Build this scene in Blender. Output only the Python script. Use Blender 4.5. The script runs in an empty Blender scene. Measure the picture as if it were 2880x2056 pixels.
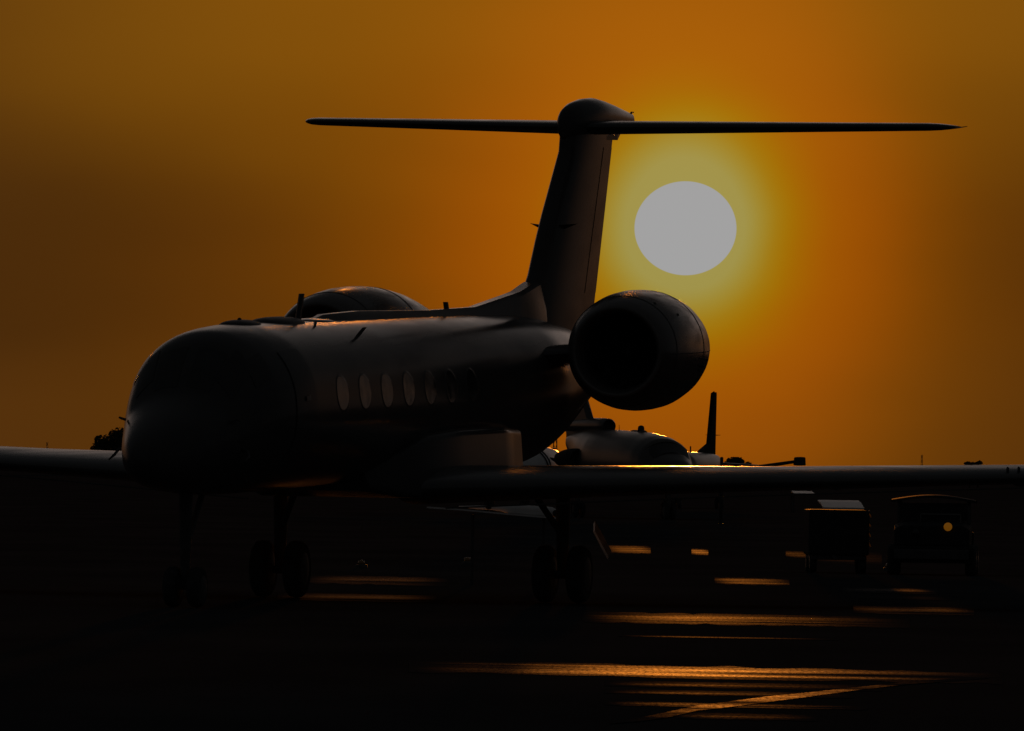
import bpy, bmesh, math, random
import numpy as np
from mathutils import Vector, Matrix
random.seed(7)
scene = bpy.context.scene
COL = scene.collection

# ------------------------------------------------------------------ camera
HFOV = 5.3
cam_d = bpy.data.cameras.new('camera'); cam = bpy.data.objects.new('camera', cam_d); COL.objects.link(cam)
cam_d.sensor_width = 36; cam_d.sensor_fit = 'HORIZONTAL'
cam_d.lens = 18 / math.tan(math.radians(HFOV / 2))
cam_d.clip_start = 1; cam_d.clip_end = 20000
FPX = 2880 / (2 * math.tan(math.radians(HFOV / 2)))
CPITCH = math.atan((1318 - 1028) / FPX)
CROLL = math.radians(0.95)
CH = 2.0
cam.matrix_world = (Matrix.Translation((0, 0, CH)) @ Matrix.Rotation(math.pi / 2 + CPITCH, 4, 'X')
                    @ Matrix.Rotation(CROLL, 4, 'Z'))
scene.camera = cam
scene.render.resolution_x = 1024; scene.render.resolution_y = 731

# ------------------------------------------------------------------ sun and sky
SUN_AZ = 0.8867      # degrees to the right of straight ahead
SUN_EL = 1.2595
az, el = math.radians(SUN_AZ), math.radians(SUN_EL)
SD = Vector((math.sin(az) * math.cos(el), math.cos(az) * math.cos(el), math.sin(el)))
ld = bpy.data.lights.new('sun', 'SUN'); lamp = bpy.data.objects.new('sun', ld); COL.objects.link(lamp)
ld.energy = 1.8; ld.angle = math.radians(0.53); ld.color = (1.0, 0.29, 0.03)
lamp.rotation_euler = (-SD).to_track_quat('-Z', 'Y').to_euler()
lamp.location = (60, 300, 60)

world = bpy.data.worlds.new('World'); scene.world = world; world.use_nodes = True
wt = world.node_tree; wt.nodes.clear()
def wn(t, **kw):
    n = wt.nodes.new(t)
    for k, v in kw.items(): setattr(n, k, v)
    return n
def wl(a, b): wt.links.new(a, b)
def wmath(op, a, b=None, clamp=False):
    n = wn('ShaderNodeMath', operation=op, use_clamp=clamp)
    for i, q in enumerate((a, b)):
        if q is None: continue
        if isinstance(q, (int, float)): n.inputs[i].default_value = q
        else: wl(q, n.inputs[i])
    return n.outputs[0]
tc = wn('ShaderNodeTexCoord')
nrm = wn('ShaderNodeVectorMath', operation='NORMALIZE'); wl(tc.outputs['Generated'], nrm.inputs[0])
sub = wn('ShaderNodeVectorMath', operation='SUBTRACT'); wl(nrm.outputs[0], sub.inputs[0]); sub.inputs[1].default_value = SD
sep = wn('ShaderNodeSeparateXYZ'); wl(sub.outputs[0], sep.inputs[0])
dirs = wn('ShaderNodeSeparateXYZ'); wl(nrm.outputs[0], dirs.inputs[0])
dx2 = wmath('ADD', wmath('MULTIPLY', sep.outputs[0], sep.outputs[0]), wmath('MULTIPLY', sep.outputs[1], sep.outputs[1]))
dz = sep.outputs[2]
def dist(kup, kdn):
    up_ = wmath('MULTIPLY', wmath('MAXIMUM', dz, 0.0), kup)
    dn_ = wmath('MULTIPLY', wmath('MINIMUM', dz, 0.0), kdn)
    s = wmath('ADD', up_, dn_)
    return wmath('SQRT', wmath('ADD', dx2, wmath('MULTIPLY', s, s)))
# the flattened disc of the low sun
d_disc = dist(1.085, 1.085)
R_SUN = 143.5 / FPX
disc = wn('ShaderNodeMapRange'); disc.clamp = True
wl(d_disc, disc.inputs['Value'])
disc.inputs['From Min'].default_value = R_SUN * 1.006; disc.inputs['From Max'].default_value = R_SUN * 0.992
disc.inputs['To Min'].default_value = 0; disc.inputs['To Max'].default_value = 1
# the glow of the dusty air round it: thin uneven haze layers shift it a little
nz = wn('ShaderNodeTexNoise'); nz.inputs['Scale'].default_value = 1.0; nz.inputs['Detail'].default_value = 2.5
mp = wn('ShaderNodeMapping'); mp.inputs['Scale'].default_value = (26, 26, 70); mp.inputs['Location'].default_value = (3.3, 0.2, 1.7)
wl(nrm.outputs[0], mp.inputs['Vector']); wl(mp.outputs[0], nz.inputs['Vector'])
wob = wmath('ADD', 1.0, wmath('MULTIPLY', wmath('SUBTRACT', nz.outputs['Fac'], 0.5), 0.34))
rside = wn('ShaderNodeMapRange'); rside.interpolation_type = 'SMOOTHSTEP'; wl(sep.outputs[0], rside.inputs['Value'])
for k, v in zip(('From Min', 'From Max', 'To Min', 'To Max'), (0.008, 0.035, 1.0, 1.28)): rside.inputs[k].default_value = v
d_glow = wmath('MULTIPLY', wmath('MULTIPLY', dist(0.84, 1.0), wob), rside.outputs[0])
def s2l(c): return tuple(((v / 255 / 12.92) if v <= 10.3 else ((v / 255 + 0.055) / 1.055) ** 2.4) for v in c)
ARCH = (0.300, 0.262, 0.245)      # radiance of the twilight arch
DOME = (0.0150, 0.0156, 0.0164)      # radiance of the sky away from the sun
STOPS = [(0, (160, 152, 84)), (165, (158, 148, 78)), (205, (158, 139, 52)), (255, (159, 121, 8)), (330, (161, 99, 4)),
         (430, (160, 83, 4)), (600, (145, 74, 4)), (800, (120, 64, 4)), (1050, (98, 54, 6)), (1400, (81, 45, 8)),
         (1800, (66, 38, 9)), (2600, (60, 37, 14)), (4500, (84, 58, 40))]
DMAX = 4500 / FPX
ramp = wn('ShaderNodeValToRGB'); ramp.color_ramp.interpolation = 'B_SPLINE'
dn = wmath('POWER', wmath('DIVIDE', d_glow, DMAX), 0.5, clamp=True)
wl(dn, ramp.inputs[0])
els = ramp.color_ramp.elements
while len(els) > 1: els.remove(els[-1])
for i, (r, c) in enumerate(STOPS):
    e = els[0] if i == 0 else els.new(math.sqrt(r / 4500))
    e.position = math.sqrt(r / 4500); e.color = (*s2l(c), 1)
# far from the sun the glow dies away over tens of degrees
fade = wn('ShaderNodeMapRange'); fade.interpolation_type = 'SMOOTHERSTEP'; fade.clamp = True
wl(d_glow, fade.inputs['Value'])
fade.inputs['From Min'].default_value = 0.06; fade.inputs['From Max'].default_value = 0.95
fade.inputs['To Min'].default_value = 1; fade.inputs['To Max'].default_value = 0
# haze layers: a dull band hangs at the height of the sun, paler air above it and along the horizon
def mrange(sock, a, b, c, d, mode='SMOOTHSTEP'):
    n = wn('ShaderNodeMapRange'); n.interpolation_type = mode; n.clamp = True; wl(sock, n.inputs['Value'])
    for k, v in zip(('From Min', 'From Max', 'To Min', 'To Max'), (a, b, c, d)): n.inputs[k].default_value = v
    return n.outputs[0]
nz2 = wn('ShaderNodeTexNoise'); nz2.inputs['Scale'].default_value = 1.0; nz2.inputs['Detail'].default_value = 1.5
mp2 = wn('ShaderNodeMapping'); mp2.inputs['Scale'].default_value = (30, 30, 90); mp2.inputs['Location'].default_value = (1.1, 4.0, 0.35)
wl(nrm.outputs[0], mp2.inputs['Vector']); wl(mp2.outputs[0], nz2.inputs['Vector'])
elv = wmath('ADD', dirs.outputs[2], wmath('MULTIPLY', wmath('SUBTRACT', nz2.outputs['Fac'], 0.5), 0.010))
hi = wmath('MULTIPLY', mrange(elv, 0.014, 0.043, 0.0, 1.0), mrange(d_disc, 0.04, 0.080, 1.0, 0.50))
lo = mrange(elv, 0.004, 0.020, 1.0, 0.0)
def sc3(c, k):
    n = wn('ShaderNodeVectorMath', operation='SCALE'); n.inputs[0].default_value = c; wl(k, n.inputs['Scale']); return n.outputs[0]
def v2(op, a, b):
    n = wn('ShaderNodeVectorMath', operation=op); wl(a, n.inputs[0]); wl(b, n.inputs[1]); return n.outputs[0]
band = v2('ADD', sc3((0.180, 0.067, 0.0025), hi), sc3((0.060, 0.020, 0.0015), lo))
rsc = wn('ShaderNodeVectorMath', operation='SCALE'); wl(ramp.outputs[0], rsc.inputs[0]); rsc.inputs['Scale'].default_value = 0.97
qs = wn('ShaderNodeSeparateXYZ'); wl(v2('ADD', v2('MULTIPLY', rsc.outputs[0], rsc.outputs[0]), v2('MULTIPLY', band, band)), qs.inputs[0])
qc = wn('ShaderNodeCombineXYZ')
for k in range(3): wl(wmath('SQRT', qs.outputs[k]), qc.inputs[k])
g1 = wn('ShaderNodeVectorMath', operation='SCALE'); wl(qc.outputs[0], g1.inputs[0]); hug = wmath('SUBTRACT', 1.0, wmath('MULTIPLY', mrange(dirs.outputs[2], 0.06, 0.22, 0.0, 1.0), mrange(d_disc, 0.08, 0.25, 0.0, 1.0)))
wl(wmath('MULTIPLY', fade.outputs[0], hug), g1.inputs['Scale'])
# pale twilight arch above the dust, widest over the sun, and the dim grey dome of the rest of the sky
arch = wmath('MULTIPLY', wmath('MULTIPLY', mrange(dirs.outputs[2], 0.048, 0.12, 0.0, 1.0), mrange(dirs.outputs[2], 0.11, 0.55, 1.0, 0.0)), mrange(d_disc, 0.10, 0.44, 1.0, 0.0))
ga = wn('ShaderNodeVectorMath', operation='SCALE'); ga.inputs[0].default_value = ARCH; wl(arch, ga.inputs['Scale'])
gd = wn('ShaderNodeVectorMath', operation='SCALE'); gd.inputs[0].default_value = DOME; wl(mrange(d_disc, 0.07, 0.5, 0.0, 1.0), gd.inputs['Scale'])
s1 = wn('ShaderNodeVectorMath', operation='ADD'); wl(g1.outputs[0], s1.inputs[0]); wl(ga.outputs[0], s1.inputs[1])
s2 = wn('ShaderNodeVectorMath', operation='ADD'); wl(s1.outputs[0], s2.inputs[0]); wl(gd.outputs[0], s2.inputs[1])
mixd = wn('ShaderNodeMix', data_type='RGBA')
wl(disc.outputs[0], mixd.inputs[0]); wl(s2.outputs[0], mixd.inputs[6]); mixd.inputs[7].default_value = (*s2l((158, 160, 161)), 1)
bg_glow = wn('ShaderNodeBackground'); wl(mixd.outputs[2], bg_glow.inputs[0]); bg_glow.inputs[1].default_value = 1.0
sky = wn('ShaderNodeTexSky'); sky.sky_type = 'NISHITA'; sky.sun_disc = False
sky.sun_elevation = el; sky.sun_rotation = az
sky.altitude = 100; sky.air_density = 1.0; sky.dust_density = 2.0; sky.ozone_density = 1.0
bg_sky = wn('ShaderNodeBackground'); wl(sky.outputs[0], bg_sky.inputs[0]); bg_sky.inputs[1].default_value = 0.0008
addw = wn('ShaderNodeAddShader'); wl(bg_glow.outputs[0], addw.inputs[0]); wl(bg_sky.outputs[0], addw.inputs[1])
wo = wn('ShaderNodeOutputWorld'); wl(addw.outputs[0], wo.inputs[0])

vs = scene.view_settings
vs.view_transform = 'Standard'; vs.look = 'None'; vs.exposure = 0; vs.gamma = 1; vs.use_curve_mapping = False
scene.cycles.max_bounces = 6; scene.cycles.glossy_bounces = 3; scene.cycles.diffuse_bounces = 3
scene.cycles.caustics_reflective = False; scene.cycles.caustics_refractive = False

# ------------------------------------------------------------------ image helpers: a pixel of the photograph (2880 wide) to a point
def pix_ray(x, y):
    a, b = x - 1440, y - 1028
    u = a * math.cos(CROLL) + b * math.sin(CROLL); v = -a * math.sin(CROLL) + b * math.cos(CROLL)
    c, s = math.cos(CPITCH), math.sin(CPITCH)
    return Vector((u / FPX, c + v / FPX * s, s - v / FPX * c))
def at(x, y, Y):
    d = pix_ray(x, y); return Vector((0, 0, CH)) + d * (Y / d.y)
def ground_at(x, y):
    d = pix_ray(x, y); return Vector((0, 0, CH)) + d * (-CH / d.z)

# ------------------------------------------------------------------ materials
MATS = {}
def mat(name, color, rough=0.5, spec=0.5, metal=0.0, noise=0.0, nscale=3.0, rnoise=0.0, bump=0.0, coat=0.0,
        stretch=(1, 1, 1), emit=None, diffuse_only=False):
    m = bpy.data.materials.new(name); m.use_nodes = True; nt = m.node_tree; nt.nodes.clear()
    out = nt.nodes.new('ShaderNodeOutputMaterial')
    if diffuse_only:
        b = nt.nodes.new('ShaderNodeBsdfDiffuse'); ci = b.inputs['Color']
    else:
        b = nt.nodes.new('ShaderNodeBsdfPrincipled'); ci = b.inputs['Base Color']
        b.inputs['Roughness'].default_value = rough; b.inputs['Specular IOR Level'].default_value = spec
        b.inputs['Metallic'].default_value = metal; b.inputs['Coat Weight'].default_value = coat
        b.inputs['Coat Roughness'].default_value = 0.12
        if emit: b.inputs['Emission Color'].default_value = (*emit[0], 1); b.inputs['Emission Strength'].default_value = emit[1]
    nt.links.new(b.outputs[0], out.inputs[0])
    ci.default_value = (*color, 1)
    if noise or rnoise or bump:
        t = nt.nodes.new('ShaderNodeTexCoord'); mpn = nt.nodes.new('ShaderNodeMapping'); mpn.inputs['Scale'].default_value = stretch
        n = nt.nodes.new('ShaderNodeTexNoise'); n.inputs['Scale'].default_value = nscale; n.inputs['Detail'].default_value = 5
        nt.links.new(t.outputs['Object'], mpn.inputs[0]); nt.links.new(mpn.outputs[0], n.inputs['Vector'])
        if noise:
            mr = nt.nodes.new('ShaderNodeMapRange'); nt.links.new(n.outputs['Fac'], mr.inputs[0])
            mr.inputs[1].default_value = 0.3; mr.inputs[2].default_value = 0.7
            mr.inputs[3].default_value = 1 - noise; mr.inputs[4].default_value = 1 + noise
            sc = nt.nodes.new('ShaderNodeVectorMath'); sc.operation = 'SCALE'; sc.inputs[0].default_value = color
            nt.links.new(mr.outputs[0], sc.inputs['Scale']); nt.links.new(sc.outputs[0], ci)
        if rnoise and not diffuse_only:
            mr = nt.nodes.new('ShaderNodeMapRange'); nt.links.new(n.outputs['Fac'], mr.inputs[0])
            mr.inputs[1].default_value = 0.3; mr.inputs[2].default_value = 0.7
            mr.inputs[3].default_value = rough - rnoise; mr.inputs[4].default_value = rough + rnoise
            nt.links.new(mr.outputs[0], b.inputs['Roughness'])
        if bump:
            bp = nt.nodes.new('ShaderNodeBump'); bp.inputs['Strength'].default_value = bump; bp.inputs['Distance'].default_value = 0.02
            nt.links.new(n.outputs['Fac'], bp.inputs['Height']); nt.links.new(bp.outputs[0], b.inputs['Normal'])
    MATS[name] = m
    return m
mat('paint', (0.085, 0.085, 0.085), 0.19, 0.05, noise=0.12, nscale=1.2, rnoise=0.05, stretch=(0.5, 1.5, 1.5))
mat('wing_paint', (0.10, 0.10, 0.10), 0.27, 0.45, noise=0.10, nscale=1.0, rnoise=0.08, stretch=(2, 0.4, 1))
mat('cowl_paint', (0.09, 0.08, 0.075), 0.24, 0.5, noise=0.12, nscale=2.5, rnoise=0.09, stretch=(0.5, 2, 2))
mat('bare_metal', (0.16, 0.155, 0.15), 0.36, 0.3, metal=0.3, rnoise=0.1, nscale=6)
mat('dark_metal', (0.09, 0.09, 0.09), 0.6, 0.15, noise=0.2, nscale=8)
mat('intake_dark', (0.08, 0.08, 0.08), 0.7, 0.2, noise=0.2, nscale=8)
mat('rubber', (0.07, 0.07, 0.07), 0.9, 0.05, noise=0.3, nscale=12)
mat('glass', (0.015, 0.016, 0.018), 0.12, 0.5, rnoise=0.05, nscale=3)
mat('shaded_glass', (0.075, 0.075, 0.075), 0.25, 0.05, noise=0.1, nscale=3)
mat('cabin_glass', (0.05, 0.05, 0.05), 0.16, 1.0, rnoise=0.08, nscale=5)
mat('black_plastic', (0.03, 0.03, 0.03), 0.5, 0.4, noise=0.2, nscale=10)
mat('white_paint', (0.84, 0.83, 0.81), 0.4, 0.5, noise=0.08, nscale=4)
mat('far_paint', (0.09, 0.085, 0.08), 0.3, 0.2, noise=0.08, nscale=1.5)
mat('equipment_paint', (0.045, 0.045, 0.045), 0.75, 0.03, noise=0.2, nscale=4)
mat('lamp_sun_glint', (0.5, 0.18, 0.02), 0.3, 0.5, noise=0.15, nscale=20, emit=((1.0, 0.36, 0.02), 0.10))  # sun's reflection in the tractor lamp, put in as an amber glow
mat('foliage', (0.045, 0.055, 0.025), 0.8, 0.2, noise=0.4, nscale=0.6)
mat('bark', (0.06, 0.045, 0.03), 0.9, 0.1, noise=0.3, nscale=3)
mat('mast_steel', (0.12, 0.11, 0.10), 0.6, 0.3, noise=0.2, nscale=1)
mat('apron', (0.055, 0.056, 0.058), noise=0.22, nscale=0.25, stretch=(1, 0.3, 1), diffuse_only=True)

# sun streaks on the apron put in as glossier pavement with ragged fading edges
def streak_mat(name, rough, spec, seed, amount):
    m = bpy.data.materials.new(name); m.use_nodes = True; nt = m.node_tree; nt.nodes.clear()
    N, L = nt.nodes.new, nt.links.new
    out = N('ShaderNodeOutputMaterial'); mix = N('ShaderNodeMixShader')
    dif = N('ShaderNodeBsdfDiffuse'); dif.inputs[0].default_value = (0.055, 0.056, 0.058, 1)
    pr = N('ShaderNodeBsdfPrincipled'); pr.inputs['Base Color'].default_value = (0.055, 0.056, 0.058, 1)
    pr.inputs['Roughness'].default_value = rough; pr.inputs['Specular IOR Level'].default_value = spec
    t = N('ShaderNodeTexCoord'); sp = N('ShaderNodeSeparateXYZ'); L(t.outputs['Generated'], sp.inputs[0])
    def edge(sock, w):
        a = N('ShaderNodeMath'); a.operation = 'SUBTRACT'; a.inputs[0].default_value = 1; L(sock, a.inputs[1])
        mn = N('ShaderNodeMath'); mn.operation = 'MINIMUM'; L(sock, mn.inputs[0]); L(a.outputs[0], mn.inputs[1])
        r = N('ShaderNodeMapRange'); r.interpolation_type = 'SMOOTHSTEP'; L(mn.outputs[0], r.inputs[0])
        r.inputs[1].default_value = 0.0; r.inputs[2].default_value = w; return r.outputs[0]
    e1, e2 = edge(sp.outputs[0], 0.38), edge(sp.outputs[1], 0.42)
    def noise(scale, st):
        mp_ = N('ShaderNodeMapping'); mp_.inputs['Scale'].default_value = st; mp_.inputs['Location'].default_value = (seed, seed * 2.1, 0)
        n = N('ShaderNodeTexNoise'); n.inputs['Scale'].default_value = scale; n.inputs['Detail'].default_value = 4
        L(t.outputs['Object'], mp_.inputs[0]); L(mp_.outputs[0], n.inputs['Vector']); return n.outputs['Fac']
    def rng(s, a, b):
        r = N('ShaderNodeMapRange'); L(s, r.inputs[0]); r.inputs[1].default_value = a; r.inputs[2].default_value = b; return r.outputs[0]
    def mul(a, b):
        q = N('ShaderNodeMath'); q.operation = 'MULTIPLY'; L(a, q.inputs[0]); L(b, q.inputs[1]); return q.outputs[0]
    f = mul(mul(e1, e2), mul(rng(noise(0.6, (0.35, 0.8, 1)), 0.34, 0.58), mul(rng(noise(1.6, (0.10, 1.0, 1)), 0.30, 0.62), rng(noise(1.0, (26, 2.2, 1)), 0.22, 0.62))))
    am = N('ShaderNodeMath'); am.operation = 'MULTIPLY'; am.inputs[1].default_value = amount; L(f, am.inputs[0]); f = am.outputs[0]
    L(f, mix.inputs[0]); L(dif.outputs[0], mix.inputs[1]); L(pr.outputs[0], mix.inputs[2]); L(mix.outputs[0], out.inputs[0])
    MATS[name] = m
streak_mat('streak_strong', 0.50, 0.3, 1.3, 0.29); streak_mat('streak_mid', 0.50, 0.3, 5.1, 0.085); streak_mat('streak_weak', 0.50, 0.3, 9.7, 0.03)
streak_mat('streak_side', 0.55, 0.3, 3.7, 0.30)
streak_mat('joint_seal', 0.50, 0.3, 2.2, 0.22)

# ------------------------------------------------------------------ mesh helpers
def link(name, verts, faces, material, parent=None, smooth=False, bevel=0.0, edge_angle=None):
    me = bpy.data.meshes.new(name); me.from_pydata([tuple(v) for v in verts], [], faces)
    bm = bmesh.new(); bm.from_mesh(me)
    bmesh.ops.remove_doubles(bm, verts=bm.verts, dist=1e-5)
    bmesh.ops.recalc_face_normals(bm, faces=bm.faces)
    if bevel:
        bmesh.ops.bevel(bm, geom=[e for e in bm.edges if len(e.link_faces) == 2 and e.calc_face_angle() > 0.5],
                        offset=bevel, segments=2, profile=0.6, affect='EDGES')
    for f in bm.faces: f.smooth = smooth
    if smooth and edge_angle:
        for e in bm.edges:
            if len(e.link_faces) == 2 and e.calc_face_angle() > edge_angle: e.smooth = False
    bm.to_mesh(me); bm.free()
    me.materials.append(MATS[material])
    o = bpy.data.objects.new(name, me); COL.objects.link(o)
    if parent: o.parent = parent
    return o
def root(name, label, cat, loc=(0, 0, 0), rotz=0.0, group=None):
    o = bpy.data.objects.new(name, None); COL.objects.link(o); o.location = loc; o.rotation_euler = (0, 0, rotz)
    o.empty_display_size = 0.3
    return tag(o, label, cat, group)
def tag(o, label, cat, group=None):
    o['label'] = label; o['category'] = cat
    if group: o['group'] = group
    return o
def loft(rings, closed=True, cap0=True, cap1=True):
    n = len(rings[0]); vs_ = [p for r in rings for p in r]; fs = []
    for i in range(len(rings) - 1):
        for j in range(n if closed else n - 1):
            k = (j + 1) % n
            fs.append((i * n + j, i * n + k, (i + 1) * n + k, (i + 1) * n + j))
    if cap0: fs.append(tuple(range(n))[::-1])
    if cap1: fs.append(tuple(range((len(rings) - 1) * n, len(rings) * n)))
    return vs_, fs
def lathe_x(profile, cy, cz, n=48):
    """profile of (x, r) turned about an axis along x through (cy, cz)"""
    return [[(x, cy + r * math.cos(2 * math.pi * k / n), cz + r * math.sin(2 * math.pi * k / n)) for k in range(n)] for x, r in profile]
def box(c, d):
    x, y, z = (q / 2 for q in d)
    v = [(c[0] + i * x, c[1] + j * y, c[2] + k * z) for i in (-1, 1) for j in (-1, 1) for k in (-1, 1)]
    return v, [(0, 1, 3, 2), (4, 6, 7, 5), (0, 4, 5, 1), (2, 3, 7, 6), (0, 2, 6, 4), (1, 5, 7, 3)]
def join(*parts):
    V, Fc = [], []
    for v, f in parts:
        o = len(V); V += list(v); Fc += [tuple(i + o for i in q) for q in f]
    return V, Fc
def tube(pts, rad, n=8):
    pts = [Vector(p) for p in pts]; rads = rad if isinstance(rad, (list, tuple)) else [rad] * len(pts); rings = []
    for i, p in enumerate(pts):
        d = (pts[min(i + 1, len(pts) - 1)] - pts[max(i - 1, 0)]).normalized()
        a = d.cross(Vector((0, 0, 1)) if abs(d.z) < 0.9 else Vector((1, 0, 0))).normalized(); b = d.cross(a)
        rings.append([tuple(p + (a * math.cos(2 * math.pi * k / n) + b * math.sin(2 * math.pi * k / n)) * rads[i]) for k in range(n)])
    return loft(rings)
def airfoil(n=14, t=0.12, camber=0.0, te=0.0):
    """unit chord, closed loop of (x, z)"""
    xs = [(1 - math.cos(math.pi * i / n)) / 2 for i in range(n + 1)]
    def th(x): return 5 * t * (0.2969 * math.sqrt(x) - 0.126 * x - 0.3516 * x * x + 0.2843 * x ** 3 - 0.1036 * x ** 4) + te * x
    def cm(x): return camber * 4 * x * (1 - x)
    up_ = [(x, cm(x) + th(x)) for x in xs]; lo = [(x, cm(x) - th(x)) for x in xs]
    return up_[::-1] + lo[1:-1]
def wheel(parent, c, r, w, axis='y', n=24):
    def ring(rad, off): return [(c[0] + rad * math.cos(2 * math.pi * k / n), c[1] + off, c[2] + rad * math.sin(2 * math.pi * k / n)) for k in range(n)]
    prof = [(r * 0.6, -w / 2), (r * 0.86, -w / 2), (r * 0.97, -w * 0.33), (r, 0), (r * 0.97, w * 0.33), (r * 0.86, w / 2), (r * 0.6, w / 2)]
    wh = link('wheel', *loft([ring(a, b) for a, b in prof], cap0=True, cap1=True), 'rubber', parent, smooth=True, edge_angle=0.6)
    link('rim', *join(loft([ring(r * 0.58, -w / 2 - 0.004), ring(r * 0.50, -w * 0.42 - 0.03), ring(r * 0.2, -w * 0.5 - 0.03)]),
                      loft([ring(r * 0.58, w / 2 + 0.004), ring(r * 0.50, w * 0.42 + 0.03), ring(r * 0.2, w * 0.5 + 0.03)])), 'dark_metal', wh, smooth=True, edge_angle=0.5)
    return wh

# ------------------------------------------------------------------ the setting: apron to the horizon
G = 9000
apron = link('apron', [(-G, -600, 0), (G, -600, 0), (G, 14000, 0), (-G, 14000, 0)], [(0, 1, 2, 3)], 'apron')
apron['kind'] = 'structure'
def sun_streak(quad, material, z, seg=24, wav=0.10):
    """glossy strip laid as a sun streak on the apron between a far edge and a near edge given as pixel pairs of the photograph"""
    (xa, ya), (xb, yb), (xc, yc), (xd, yd) = quad       # far-left, far-right, near-right, near-left
    far, near = [], []
    rr = random.Random(int(xa + ya))
    for i in range(seg + 1):
        t = i / seg
        p = ground_at(xa + (xb - xa) * t, ya + (yb - ya) * t); q = ground_at(xd + (xc - xd) * t, yd + (yc - yd) * t)
        m_ = q - p
        far.append(p + m_ * rr.uniform(-wav, wav)); near.append(q + m_ * rr.uniform(-wav, wav))
    ctr = (far[0] + near[-1]) / 2
    vv = [(p.x - ctr.x, p.y - ctr.y, 0) for p in far] + [(p.x - ctr.x, p.y - ctr.y, 0) for p in near]
    o = link('sun_streak_sheet', vv, [(i, i + 1, seg + 2 + i, seg + 1 + i) for i in range(seg)], material)
    o.location = (ctr.x, ctr.y, z); o['kind'] = 'structure'
    return o
SUN_STREAKS = [
    (((1150, 1856), (2820, 1893), (2820, 1925), (1150, 1890)), 'streak_strong'),
    (((1700, 1914), (2480, 1928), (2480, 1945), (1700, 1930)), 'streak_weak'),
    (((1700, 1938), (2400, 1952), (2400, 1966), (1700, 1950)), 'streak_weak'),
    (((1700, 1973), (2440, 1987), (2440, 1998), (1700, 1984)), 'streak_mid'),
    (((1900, 2004), (2300, 2012), (2300, 2030), (1900, 2022)), 'streak_weak'),
    (((1640, 1720), (2560, 1738), (2560, 1768), (1640, 1750)), 'streak_mid'),
    (((1740, 1786), (2360, 1798), (2360, 1802), (1740, 1790)), 'streak_weak'),
    (((2370, 1652), (2640, 1658), (2640, 1672), (2370, 1666)), 'streak_side'),
    (((2400, 1674), (2680, 1680), (2680, 1690), (2400, 1684)), 'streak_weak'),
    (((2400, 1703), (2740, 1710), (2740, 1732), (2400, 1725)), 'streak_side'),
    (((2010, 1624), (2220, 1629), (2220, 1648), (2010, 1643)), 'streak_mid'),
    (((860, 1616), (1260, 1626), (1260, 1650), (860, 1640)), 'streak_side'),
    (((780, 1666), (1230, 1676), (1230, 1698), (780, 1688)), 'streak_side'),
    (((1700, 1533), (1830, 1536), (1830, 1558), (1700, 1555)), 'streak_mid'),
    (((1945, 1544), (1992, 1545), (1992, 1562), (1945, 1561)), 'streak_mid'),
    (((2210, 1550), (2290, 1552), (2290, 1570), (2210, 1568)), 'streak_mid'),
    (((2300, 1548), (2480, 1552), (2480, 1590), (2300, 1586)), 'streak_weak'),
]
for i, (q, m_) in enumerate(SUN_STREAKS): sun_streak(q, m_, 0.004)
# a sealed joint that crosses the apron at a slant
def seal(px, material, w_px, z):
    far = [ground_at(x, y - w) for (x, y), w in zip(px, w_px)]; near = [ground_at(x, y + w) for (x, y), w in zip(px, w_px)]
    ctr = far[len(far) // 2]; n = len(far)
    vv = [(p.x - ctr.x, p.y - ctr.y, 0) for p in far + near]
    o = link('sealed_joint', vv, [(i, i + 1, n + i + 1, n + i) for i in range(n - 1)], material)
    o.location = (ctr.x, ctr.y, z); o['kind'] = 'structure'
seal([(1715, 2036), (1800, 2026), (1880, 2012), (1960, 1994), (2060, 1982), (2150, 1970), (2280, 1955), (2420, 1938), (2560, 1922), (2780, 1908)], 'joint_seal',
     [2, 5, 8, 7, 8, 8, 6, 4, 4, 2], 0.008)

# ------------------------------------------------------------------ the business jet
PSI = math.radians(13.7); JP = math.radians(1.5); SMG = 15.7
JT = Vector((-1.3185, 166.434, 0))
jet = root('business_jet', 'large white twin engine business jet with T tail, nose pointing left towards the camera', 'jet', JT)
jet.rotation_mode = 'XYZ'
jet.rotation_euler = (0, JP, math.atan2(-math.cos(PSI), -math.sin(PSI)))
def J(s, y, z): return (SMG - s, y, z)          # station from the nose tip, to port, up
KEY = [  # station, half width, top, bottom, height of widest
    (0.00, 0.02, 2.46, 2.42, 2.44), (0.06, 0.13, 2.57, 2.31, 2.44), (0.2, 0.245, 2.68, 2.20, 2.44), (0.5, 0.385, 2.83, 2.10, 2.47), (1.0, 0.55, 3.01, 2.02, 2.54),
    (1.6, 0.715, 3.20, 1.97, 2.64), (1.95, 0.80, 3.34, 1.95, 2.71), (2.4, 0.91, 3.72, 1.92, 2.80), (2.9, 1.02, 4.05, 1.90, 2.90),
    (3.4, 1.10, 4.18, 1.89, 2.98), (4.2, 1.17, 4.24, 1.88, 3.04), (5.0, 1.195, 4.262, 1.88, 3.07), (8.0, 1.195, 4.268, 1.88, 3.08),
    (18.0, 1.195, 4.27, 1.88, 3.08), (20.0, 1.17, 4.265, 1.90, 3.10), (21.5, 1.03, 4.22, 2.06, 3.15), (23.0, 0.84, 4.13, 2.34, 3.24),
    (25.0, 0.55, 3.94, 2.74, 3.34), (26.5, 0.37, 3.78, 3.00, 3.39), (27.6, 0.25, 3.62, 3.15, 3.38), (28.1, 0.20, 3.54, 3.18, 3.36)]
KA = np.array(KEY)
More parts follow.
